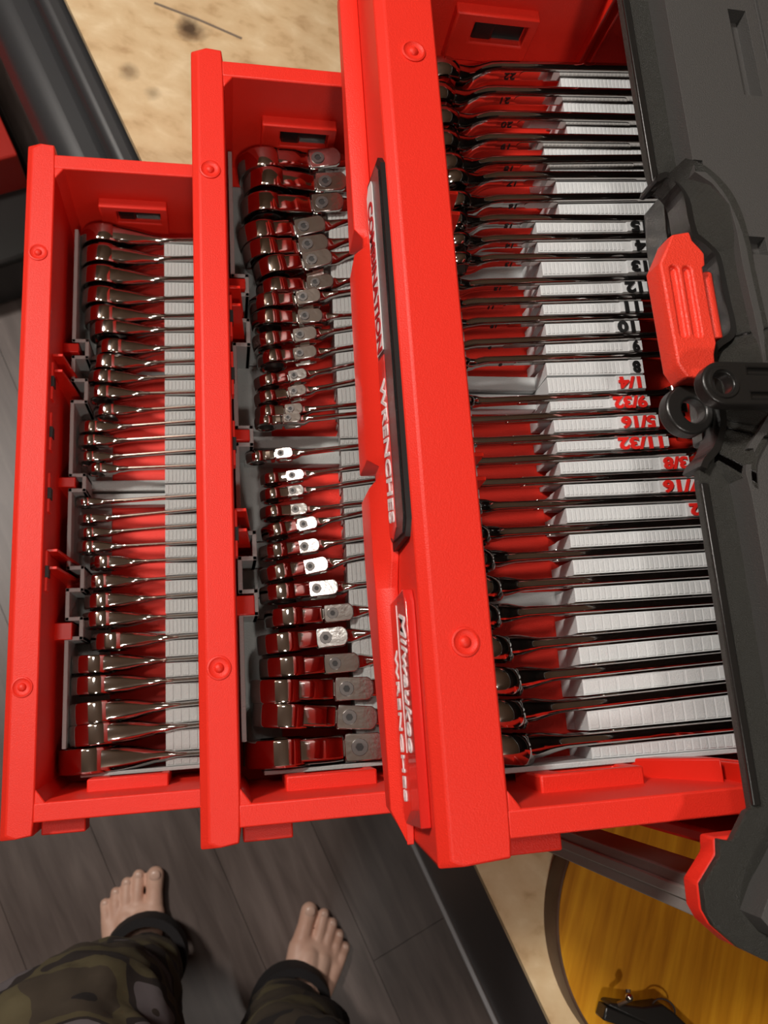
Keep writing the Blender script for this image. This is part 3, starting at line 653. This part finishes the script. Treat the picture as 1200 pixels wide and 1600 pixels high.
yz([(-.1000, -.0325), (-.1300, -.0332), (-.1300, -.0318)], XF - .0030, XF - .0035).build('underline', MARK_W, dr)
yz([(-.1260, -.0335), (-.1730, -.0305), (-.1270, -.0318)], XF - .0030, XF - .0035).build('underline', MARK_W, dr)
face_text('WRENCHES', -.1600, -.0415, .0080, MARK_W, XF - .0034, 0, 1.75, .0001)
# vertical guide ribs and the rail bracket inside the top drawer
for s in (0, 1):
    f_ = (lambda y: y) if s == 1 else (lambda y: 2 * YC - y)
    for x in (.153, .161):
        ys = sorted((f_(YT + .001), f_(YT - .010)))
        MB().box(x, x + .0022, ys[0], ys[1], -.093, -.003).build('guide_rib', RED_SMOOTH, dr, bevel=.0006)
mb = MB().hexa([(.100, -.2005, -.090), (.100, -.187, -.090), (.100, -.187, -.074), (.100, -.2005, -.074)], [(.148, -.2005, -.030), (.148, -.187, -.030), (.148, -.187, -.014), (.148, -.2005, -.014)])
mb.build('rail_bracket', RED_SMOOTH, dr, bevel=.001)
# ================================================================== WRENCH TRAYS
XK = [-.248, -.114, .005]; ZK = [-.2325, -.117, 0.]
def hline(k, i, x):   # y of wrench i's shank axis at x
    q = TAB[k][i]
    if k == 2:
        (xa, ya), (xb, yb) = (q[10], q[11]), (q[6], q[7])
    else: (xa, ya), (xb, yb) = (q[3], q[4]), (q[6], q[7])
    return ya + (yb - ya) * (x - xa) / (xb - xa)
TAB = [[list(q) for q in t] for t in (D1, D2, D3)]
for q in TAB[2]: q[9] = .0034 + .00015 * q[0]
names = ['22', '21', '20', '19', '18', '17', '16', '15', '14', '13', '12', '11', '10', '9', '8', '9/32', '5/16', '11/32', '3/8', '7/16', '1/2', '9/16', '5/8', '11/16', '3/4', '13/16', '7/8', '15/16', '1']
def tray(k):
    X, Z = XK[k], ZK[k]; g = ['lowest', 'middle', 'top'][k]
    t = thing('wrench_tray', ['grey printed tray with notched front wall holding the wrenches of the lowest drawer', 'grey printed tray with notched front wall under the flex-head wrenches', 'pale grey printed tray with numbered spacer blocks in the top drawer'][k], 'tray', (X + .12, .04, Z - .092), group=None)
    M_ = PALE if k == 2 else GREY
    zf, zt = Z - .0925, Z - .050; zk = (Z - .0545 if k < 2 else Z - .0560)
    w = .0031
    dx = {0: .0313, 1: .0268, 2: .0268}[k]; e = {0: .0105, 1: .0100, 2: .01}[k]
    path = [(0, .265), (0, .162), (e, .162), (e, .147), (0, .147), (0, .1265), (e, .1265), (e, .1075), (0, .1075), (0, .0445), (e, .0445), (e, .032), (0, .032), (0, -.031), (e, -.031), (e, -.0485), (0, -.0485), (0, -.071), (e, -.071), (e, -.086), (0, -.086), (0, -.166)]
    mb = MB()
    for (a, y0), (b, y1) in zip(path, path[1:]):
        xa, xb = sorted((X + dx + a, X + dx + b)); ya, yb = sorted((y0, y1))
        mb.box(xa - w / 2, xb + w / 2, ya - w / 2, yb + w / 2, zf, zt)
    mb.build('front_wall', M_, t, bevel=.0005)
    mb = MB().box(X + dx + .012, X + .38, -.1890, -.1862, zf, zt)
    if k: pass
    mb.build('end_wall', M_, t, bevel=.0005)
    # floor pads: strips under the heads and the divider in the middle
    mb = MB()
    for y0, y1 in ((-.186, -.086), (.108, .147), (-.071, -.0495), (.033, .108), (-.030, .031), (.163, .264), (.147, .162), (-.0865, -.071), (-.0495, -.03)):
        mb.box(X + dx + (e if (y0 in (.147, -.0865, -.0495)) else 0), X + dx + .027, y0 + .0008, y1, zf, zf + .0030)
    for y0, y1 in ((.1215, .143), (-.0985, -.089)) if k == 2 else ((.1480, .1520), (-.088, -.080)):
        mb.box(X + dx + .027, X + .12, y0, y1, zf, zf + .0030)
    mb.build('floor_pad', M_, t, bevel=.0004)
    mb = MB().box(X + dx + .006, X + .115, .0385, .0478, zf, zf + .014)
    mb.box(X + dx + .006, X + .115, .0270, .0372, zf, zf + .0105)
    mb.build('centre_divider', M_, t, bevel=.0006)
    # spacer blocks between neighbouring shanks
    n = len(TAB[k]); spans = []
    for i in range(n):
        tk = TAB[k][i][9] * (1.0, 1.1, 1)[k]
        q0 = i
        lo = (lambda x, i=i, tk=tk: hline(k, i, x) - tk / 2 - .0004)
        if i < n - 1:
            tk2 = TAB[k][i + 1][9] * (1.0, 1.1, 1)[k]
            hi = (lambda x, i=i, tk2=tk2: hline(k, i + 1, x) + tk2 / 2 + .0004)
        else: hi = lambda x: -.1875 + .0012
        if i == 14:
            midf = lambda x: .0375
            spans.append((lo, lambda x: .0378, i, '8')); spans.append((lambda x: .0372, hi, i, '1/4'))
        else: spans.append((lo, hi, i, names[i]))
    for j, (lo, hi, i, nm) in enumerate(spans):
        if k == 2: x0 = B3[j] + (B3[j] + .1) * .011
        elif k == 0: x0 = X + .1045
        else: x0 = X + .1003
        if k == 2:
            x1 = {10: .1728, 11: .1675, 12: .1631, 13: .1627, 14: .1612, 15: .1611, 16: .1613, 17: .1652, 18: .170, 19: .182, 20: .1906}.get(j, .215)
            xl = {10: .154, 11: .1506, 12: .145, 13: .153, 14: .1511, 15: .1408, 16: .1335, 17: .137, 18: .133, 19: .1615, 20: .1589, 21: .1751, 9: .160, 8: .1655, 7: .1640}.get(j, None)
        else: x1 = X + .185; xl = None
        sl = math.tan(R((3, 3, 5)[k])); sz = TAB[k][i][0]
        zk = Z - (.0545 if k < 2 else .0518 + (.0072 if i < 5 else .0040 if i < 7 else .0018 if i < 15 else .0042 * min(1, max(0, (sz - 8) / 13))))
        def zt_(x, zk=zk, sl=sl, X=X, k=k): return zk + sl * (x - X - (.1, .1, .095)[k])
        fx = lambda x: x - (x + .1) * .09 * (x - .1) / .42
        if k == 2:
            if xl: xl = fx(xl)
            x1 = fx(x1)
        b = MB()
        b.hexa([(x0 + .003, hi(x0), zf), (x1 + .002, hi(x1), zf), (x1 + .002, lo(x1), zf), (x0 + .003, lo(x0), zf)],
               [(x0 + .003, hi(x0), zf + .014), (x1, hi(x1), zf + .014), (x1, lo(x1), zf + .014), (x0 + .003, lo(x0), zf + .014)])
        b.hexa([(x0 + .0022, hi(x0), zf + .014), (x1, hi(x1), zf + .014), (x1, lo(x1), zf + .014), (x0 + .0022, lo(x0), zf + .014)],
               [(x0, hi(x0) + .0004, zt_(x0)), (x1, hi(x1) + .0004, zt_(x1)), (x1, lo(x1) - .0004, zt_(x1)), (x0, lo(x0) - .0004, zt_(x0))])
        # raised cells on the block's top
        xe = (xl if xl else x1) - .0012
        if k == 2: pit = {25: .0050, 26: .0056, 27: .0100, 28: .0062, 29: .0048, 24: .0036, 23: .0030}.get(j, .0027)
        else: pit = .0030 if j < 25 else .006
        nc = max(1, int((xe - x0 - .0006) / pit))
        for c_ in range(nc):
            xa = x0 + .0007 + c_ * pit; xb = xa + pit * (.86 if pit > .004 else .80)
            ya, yb = hi(xa) + .0011, lo(xa) - .0011
            if yb - ya < .001: continue
            za, zb_ = zt_(xa), zt_(xb); e_ = .00045
            b.hexa([(xa, ya, za), (xb, ya, zb_), (xb, yb, zb_), (xa, yb, za)], [(xa + .0003, ya + .0003, za + e_), (xb - .0003, ya + .0003, zb_ + e_), (xb - .0003, yb - .0003, zb_ + e_), (xa + .0003, yb - .0003, za + e_)])
        o = b.build('spacer_block', M_, t, smooth=False)
        if k == 2 and xl:
            pb = MB().hexa([(xl, hi(xl) + .0002, zt_(xl) - .002), (x1 + .0006, hi(x1) + .0002, zt_(x1) - .002), (x1 + .0006, lo(x1) - .0002, zt_(x1) - .002), (xl, lo(xl) - .0002, zt_(xl) - .002)],
                           [(xl + .0010, hi(xl) + .0005, zt_(xl) + .0012), (x1, hi(x1) + .0005, zt_(x1) + .0012), (x1, lo(x1) - .0005, zt_(x1) + .0012), (xl + .0010, lo(xl) - .0005, zt_(xl) + .0012)])
            pb.build('number_pad', M_, o, smooth=False)
            wid = {7: .026, 8: .026, 9: .026}.get(j, x1 - xl - .0025) if j < 19 else {19: .0175, 20: .026, 21: .0265}[j]
            xc = xl + .0015 + wid / 2; yc = (hi(xc) + lo(xc)) / 2
            if j in (7, 8, 9): xc = xl + .009; 
            if j in (7, 8, 9): wid = .016
            if j == 21: xc = fx(.1865); wid = .021
            tx = text(nm, .0098, MARK_R if j >= 15 else MARK_B, o, frame((xc, yc, zt_(xc) + .0015), (-1, (hline(k, i, x0) - hline(k, i, x0 + .05)) / .05, -sl), (0, -1, 0)), 'number', .0006, 0, .00042, 1.0)
            # fit the width
            xs_ = [v.co.x for v in tx.data.vertices]; w0 = max(xs_) - min(xs_); cx_ = (max(xs_) + min(xs_)) / 2
            f_ = min(1.35, (wid - .002) / w0)
            for v in tx.data.vertices: v.co.x = cx_ + (v.co.x - cx_) * f_
    return t
for k in range(3): tray(k)

# ================================================================== WRENCHES
def jaw(mb, x, s, t, z=0):
    Ro = s * 1.02; pts = []
    for a in range(50, 311, 13):
        r_ = R(a); pts.append((x + Ro * math.cos(r_), z + Ro * .98 * math.sin(r_)))
    hs = s * .5; tip = x + Ro * .92
    pts += [(tip, z - hs), (x + s * .05, z - hs), (x - s * .28, z - hs * .55), (x - s * .28, z + hs * .55), (x + s * .05, z + hs), (tip, z + hs)]
    rot = R(15); out = []
    for px, pz in pts:
        dx, dz = px - x, pz - z; out.append((x + dx * math.cos(rot) - dz * math.sin(rot), z + dx * math.sin(rot) + dz * math.cos(rot)))
    mb.poly_prism(out, -t / 2, t / 2, 'y')
def ringhead(mb, Rr, ri, T, c=(0, 0, 0), rot=None, n=36, crown=.0):
    b = min(.0012, T * .16)
    if crown: prof = [(ri, -T / 2 + b), (ri + b, -T / 2), (Rr - 2.2 * b, -T / 2), (Rr - b * .8, -T / 2 + b * .35), (Rr - b * .15, -T / 2 + b * 1.1), (Rr + crown * .75, -T * .2), (Rr + crown, 0), (Rr + crown * .75, T * .2), (Rr - b * .15, T / 2 - b * 1.1), (Rr - b * .8, T / 2 - b * .35), (Rr - 2.2 * b, T / 2), (ri + b, T / 2), (ri, T / 2 - b)]
    else: prof = [(ri, -T / 2 + b), (ri + b, -T / 2), (Rr - 2.0 * b, -T / 2), (Rr - b, -T / 2), (Rr - b * .3, -T / 2 + b * .3), (Rr, -T / 2 + b), (Rr + .0001, -T / 2 + 1.8 * b), (Rr + .00025, 0), (Rr + .0001, T / 2 - 1.8 * b), (Rr, T / 2 - b), (Rr - b * .3, T / 2 - b * .3), (Rr - b, T / 2), (Rr - 2.0 * b, T / 2), (ri + b, T / 2), (ri, T / 2 - b)]
    mb.revolve(prof, c, 'y', n, rot)
def wlabel(k, i):
    kind = ['straight ratcheting wrench', 'flex-head ratcheting wrench', 'combination wrench'][k]
    dn = ['lowest drawer', 'middle drawer', 'top drawer'][k]
    if i < 15:
        j = 15 - i
        return ('chrome %s just above the empty gap in the %s' % (kind, dn)) if j == 1 else ('chrome %s topmost of the row in the %s' % (kind, dn)) if i == 0 else 'chrome %s, %s above the empty gap in the %s' % (kind, ordn(j), dn)
    j = i - 14
    return ('chrome %s just below the empty gap in the %s' % (kind, dn)) if j == 1 else ('chrome %s bottommost of the row in the %s' % (kind, dn)) if i == 28 else 'chrome %s, %s below the empty gap in the %s' % (kind, ordn(j), dn)
_wl = wlabel
def wlabel(k, i):
    s = _wl(k, i)
    if k == 2 and 0 < i < 28 and 9 <= i <= 21: s = s.replace(' in the top drawer', ', beside block ' + names[i])
    return s
rw = random.Random(11)
for k in range(3):
    th = R((9, 8, 5)[k]); NM = ['ratcheting_wrench', 'flex_head_wrench', 'combination_wrench'][k]
    GR = ['ratcheting wrenches in the lowest drawer', 'flex-head wrenches in the middle drawer', 'combination wrenches in the top drawer'][k]
    for i, q in enumerate(TAB[k]):
        s, Rr, T, cx, cy, cz, x2, y2, h, t = q[:10]; s /= 1000.
        L = (65 + 9.5 * s * 1000) / 1000
        if k == 2:
            cx += .0035 if i < 15 else .0015
            yaw = math.atan2(q[7] - q[11], q[6] - q[10]); y0 = hline(2, i, cx); off = cy - y0
            if i < 15: off = min(off, -.002) * 1.0
            loc = (cx, y0, cz)
        else:
            yaw = math.atan2(y2 - cy, x2 - cx); off = 0; loc = (cx, cy, cz)
        wob = rw.uniform(-1, 1)
        thk = th + R(wob * (.6 if k != 1 else 1.2))
        W = thing(NM, wlabel(k, i), 'wrench', loc, (R(rw.uniform(-3, 3)) if k == 1 else 0, -thk, yaw), GR, local=True)
        if k == 0:
            T = T * 1.06
            hd = MB(); tilt = R(rw.uniform(-1.5, 1.5))
            ringhead(hd, Rr, Rr * .66, T, rot=Matrix.Rotation(tilt, 3, 'X') @ Matrix.Rotation(R(rw.uniform(-2, 2)), 3, 'Z'), crown=0)
            xn = 2 * Rr * .5
            hd.loft([(Rr * .55, 0, 0, Rr * 1.72, T * .97, 6), (Rr * .9, 0, 0, Rr * 1.58, T * .985, 5), (Rr * 1.2, 0, 0, Rr * 1.38, T * .97, 4.2), (Rr * 1.5, 0, 0, Rr * 1.2, T * .89, 3.6), (Rr * 1.8, 0, 0, max(h, Rr * 1.02), T * .75, 3),
                     (Rr * 2.1, 0, 0, max(h, Rr * .86), T * .59, 2.6), (Rr * 2.4, 0, 0, max(h, Rr * .72), (T * .42 + t * .5), 2.4), (Rr * 2.75, 0, 0, h, t * 1.35, 2.2), (Rr * 3.1, 0, 0, h, t * 1.15, 2.2)], 20)
            hd.build('box_head', CHROME, W, angle=32)
            MB().revolve([(Rr * .60, -T * .40), (Rr * .68, -T * .40), (Rr * .68, T * .40), (Rr * .60, T * .40), (Rr * .52, 0)], (0, 0, 0), 'y', 24).build('ratchet_ring', STEEL, W)
            x0 = Rr * 3.0
            sh = MB().loft([(x0, 0, 0, h, t * 1.17, 2.2), (x0 + .01, 0, 0, h * .97, t * 1.12, 2.2), (max(L * .6, x0 + .02), 0, 0, h * .93, t * 1.1, 2.2), (L - s * 1.3, 0, 0, h, t, 2.6), (L - s * .7, 0, 0, s * 1.3, t * 1.15, 3)], 16)
            jaw(sh, L, s, t * 1.25); sh.build('shank', CHROME, W, angle=32)
        elif k == 1:
            xs = x2 - cx; b0 = q[10] - cx; b1 = q[11] - cx; T *= 1.10
            hd = MB(); ringhead(hd, Rr, Rr * .66, T, crown=0, rot=Matrix.Rotation(R(rw.uniform(-2, 2)), 3, 'X'))
            zb = h * .5 + .0022          # top of the flat hinge block
            ht = zb * 2
            hd.loft([(Rr * .60, 0, 0, Rr * 1.68, T * .96, 7), (Rr * .9, 0, 0, Rr * 1.55, T * .97, 7), (Rr * 1.25, 0, 0, max(Rr * 1.35, ht * 1.1), T * .97, 7), (min(Rr * 1.7, b0 - .006), 0, 0, max(Rr * 1.16, ht * 1.06), T * .96, 7), (b0 - .003, 0, 0, max(Rr * .96, ht), T * .95, 7), (b0 - .0008, 0, 0, max(Rr * .94, ht) * .98, T * .93, 6), (b0 - .0002, 0, 0, ht * .8, T * .8, 4)], 24)
            hd.build('box_head', CHROME, W, angle=30)
            MB().revolve([(Rr * .60, -T * .40), (Rr * .68, -T * .40), (Rr * .68, T * .40), (Rr * .60, T * .40), (Rr * .52, 0)], (0, 0, 0), 'y', 24).build('ratchet_ring', STEEL, W)
            # tongue from the head, flat clevis cheek on top with the socket screw
            rd = T * .46; hb = MB(); pts = []
            for a in range(-80, 81, 20): pts.append((b1 - rd * .75 + rd * .75 * math.cos(R(a)), T * .49 * math.sin(R(a))))
            pts += [(b0 + .0012, T * .49), (b0 + .0004, T * .30), (b0 + .0004, -T * .30), (b0 + .0012, -T * .49)]
            hb.poly_prism([(x, y) for x, y in pts], zb - .0022, zb + .0004)
            hb.poly_prism([(x, y) for x, y in pts], -zb - .0004, -zb + .0022)
            hbo = hb.build('hinge_cheek', SATIN, W, bevel=.0005, seg=2)
            MB().box(b0 - .001, b0 + (b1 - b0) * .72, -T * .30, T * .30, -zb + .002, zb - .002).build('hinge_tongue', SATIN, W, bevel=.0006)
            MB().box(b0 + .0002, b0 + (b1 - b0) * .26, -T * .52, -T * .20, zb - .006, zb - .0012).build('hinge_stop', CHROME, W, bevel=.0005)
            rs = T * .31
            MB().revolve([(.0, .0006), (rs * .50, .0006), (rs * .50, .0012), (rs * .95, .0012), (rs, .0007), (rs, -.001), (0, -.001)], (xs, 0, zb), 'z', 24).build('hinge_screw', STEEL, W, angle=30)
            MB().cyl((xs, 0), rs * .48, zb + .0005, zb + .0009, n=6).build('hex_socket', HOLE, W)
            xe = b1
            sh = MB().loft([(b1 - T * .6, 0, 0, ht * .80, T * .80, 5), (b1 + .001, 0, -.001, ht * .76, T * .84, 4), (b1 + T * .35, 0, -.001, ht * .74, T * .72, 3), (b1 + T * .75, 0, 0, h, T * .48, 2.6), (b1 + T * 1.2, 0, 0, h, t * 1.3, 2.3), (b1 + T * 1.7, 0, 0, h * .9, t * 1.2, 2.1), (max(L * .75, b1 + .04), 0, 0, h * .85, t * 1.2, 2.1), (max(L, b1 + .05) - s * .7, 0, 0, s * 1.3, t * 1.1, 3)], 16)
            jaw(sh, max(L, b1 + .05), s, t * 1.25); sh.build('shank', CHROME, W, angle=32)
        else:
            hd = MB(); sg = -1 if i < 15 else 1
            ta = R(9) * sg
            T *= 1.02
            rot = Matrix.Rotation(-ta, 3, 'Z')
            ringhead(hd, Rr, s * .56, T, c=(0, off, 0), rot=rot, crown=T * .10)
            xr = Rr
            hd.loft([(xr * .60, off * .98, 0, Rr * 1.66, T * .86, 3.4), (xr * .9, off * .93, 0, Rr * 1.45, T * .92, 3.2), (xr * 1.15, off * .82, 0, Rr * 1.24, T * .90, 3), (xr * 1.38, off * .62, 0, max(Rr * 1.02, h), T * .80, 2.8),
                     (xr * 1.62, off * .40, 0, h * 1.05, max(T * .66, t * 1.1), 2.8), (xr * 1.88, off * .20, 0, h * 1.0, max(T * .52, t * 1.08), 3), (xr * 2.15, off * .06, 0, h, t * 1.08, 3.2), (xr * 2.5, 0, 0, h * .98, t * 1.0, 3.4)], 20)
            hd.build('box_head', CHROME, W, angle=32)
            x0 = xr * 2.45
            sh = MB().loft([(x0, 0, 0, h * .98, t, 3.4), (L * .55, 0, 0, h * .92, t * .95, 3.4), (L - s * 1.35, 0, 0, h, t, 3), (L - s * .7, 0, 0, s * 1.35, t * 1.1, 3)], 20)
            jaw(sh, L, s, t * 1.3)
            # long shallow panel on each flat
            for sy in (-1, 1):
                xa, xb = x0 + .018, min(L * .8, x0 + .09); pts = []
                hh = h * .24
                for a in range(90, 271, 20): pts.append((xa + hh * math.cos(R(a)), hh * math.sin(R(a))))
                for a in range(-90, 91, 20): pts.append((xb + hh * math.cos(R(a)), hh * math.sin(R(a))))
                ya = sorted((sy * t * .44, sy * t * .54)); sh.poly_prism(pts, ya[0], ya[1], 'y')
            sh.build('shank', CHROME, W, angle=32)
            if i < 15:
                tx = text(names[i], h * .55, ENGR, W, frame((x0 + .008, -t * .5 - .00015, -h * .05), (-1, 0, 0), (0, 0, -1)), 'size_marking', .0002, 0, .0001)

# ================================================================== PERSON
per = thing('person', 'barefoot person in dark camouflage trousers standing beside the bench', 'person', (-.12, -.56, -1.0))
def capsules(parts):
    mb = MB()
    for (p, q, r0, r1) in parts:
        p, q = Vector(p), Vector(q); ax = (q - p); L_ = ax.length; ax.normalize()
        up = Vector((0, 0, 1)) if abs(ax.z) < .9 else Vector((1, 0, 0)); u = ax.cross(up).normalized(); v = u.cross(ax); rings = []
        for j in range(-4, 5):
            if j < 0: a = -j / 4 * PI / 2; c = p - ax * r0 * math.sin(a); rr = r0 * math.cos(a) + 1e-5
            elif j == 0: c = p; rr = r0
            else: continue
            rings.append([c + rr * (u * math.cos(2 * PI * m / 16) + v * math.sin(2 * PI * m / 16)) for m in range(16)])
        for j in range(0, 5):
            a = j / 4 * PI / 2; c = q + ax * r1 * math.sin(a); rr = r1 * math.cos(a) + 1e-5
            rings.append([c + rr * (u * math.cos(2 * PI * m / 16) + v * math.sin(2 * PI * m / 16)) for m in range(16)])
        mb.loops(rings)
    return mb
def remesh(o, vox, it=4, fac=.6):
    r = o.modifiers.new('remesh', 'REMESH'); r.mode = 'VOXEL'; r.voxel_size = vox; r.use_smooth_shade = True
    s_ = o.modifiers.new('smooth', 'SMOOTH'); s_.iterations = it; s_.factor = fac
def foot(toe, ang, side, name):
    """toe: tip of the big toe; ang: pointing direction from +Y, positive towards +X; side +1 if the little toe lies towards +X"""
    c, s_ = math.cos(ang), math.sin(ang)
    def P(l, w_, z): l -= .0; x = toe[0] + s_ * l + c * w_ * side; y = toe[1] + c * l - s_ * w_ * side; return (x, y, -1 + z)
    cp = []
    cp += [(P(-.235, .026, .024), P(-.14, .030, .030), .024, .026), (P(-.225, .030, .035), P(-.19, .030, .085), .027, .030), (P(-.19, .030, .085), P(-.19, .030, .20), .030, .036),
           (P(-.18, .028, .062), P(-.075, .022, .026), .028, .020), (P(-.17, .035, .045), P(-.075, .045, .021), .026, .018), (P(-.16, .045, .026), P(-.080, .068, .015), .021, .0150),
           (P(-.062, .010, .019), P(-.062, .048, .016), .017, .0140), (P(-.080, .066, .015), P(-.062, .048, .016), .0145, .0140), (P(-.13, .018, .035), P(-.066, .008, .020), .024, .0175)]
    toes = [(-.062, .008, -.0135, .009, .0150, .0135), (-.055, .033, -.014, .0335, .0100, .0095), (-.060, .048, -.024, .0500, .0098, .0090), (-.067, .062, -.037, .0650, .0095, .0086), (-.076, .074, -.052, .0790, .0090, .0084)]
    for (l0, w0, l1, w1, r0, r1) in toes:
        lm, wm = l0 + (l1 - l0) * .55, w0 + (w1 - w0) * .55
        cp += [(P(l0, w0, .018), P(lm, wm, .0175 if r1 < .01 else .017), r0, r1 * .92), (P(lm, wm, .0165), P(l1, w1, r1 + .001), r1 * .92, r1)]
    o = capsules(cp).build(name, SKIN, per); remesh(o, .0022, 4, .5)
    nb = MB()
    for (l0, w0, l1, w1, r0, r1) in toes:
        nb.ball(P(l1 + r1 * .12, w1, r1 * 1.85 + .001), r1 * .62, (1, 1.0, .38))
    nb.build('toenails', NAIL, o)
    return o
foot((-.196, -.374), R(4), -1, 'left_foot')
foot((.022, -.447), R(19), 1, 'right_foot')
tr = capsules([((-.222, -.505, -.905), (-.235, -.475, -.62), .058, .088), ((-.235, -.475, -.62), (-.245, -.46, -.50), .088, .102), ((-.245, -.46, -.50), (-.215, -.58, -.14), .100, .118),
               ((-.018, -.585, -.905), (-.030, -.555, -.62), .058, .078), ((-.030, -.555, -.62), (-.035, -.535, -.50), .078, .088), ((-.035, -.535, -.50), (-.065, -.61, -.14), .088, .115),
               ((-.215, -.60, -.10), (-.065, -.62, -.10), .125, .125)])
tro = tr.build('trousers', CAMO, per); remesh(tro, .009, 5, .6)
tx_ = bpy.data.textures.new('folds', 'CLOUDS'); tx_.noise_scale = .085; tx_.noise_depth = 2
dm = tro.modifiers.new('folds', 'DISPLACE'); dm.texture = tx_; dm.strength = .035; dm.mid_level = .5; dm.texture_coords = 'LOCAL'
for (x, y) in ((-.215, -.485), (-.012, -.575)):
    MB().revolve([(.046, .0), (.056, .0), (.060, .02), (.058, .05), (.046, .05)], (x, y, -.955), 'z', 28).build('cuff', CUFF, per)
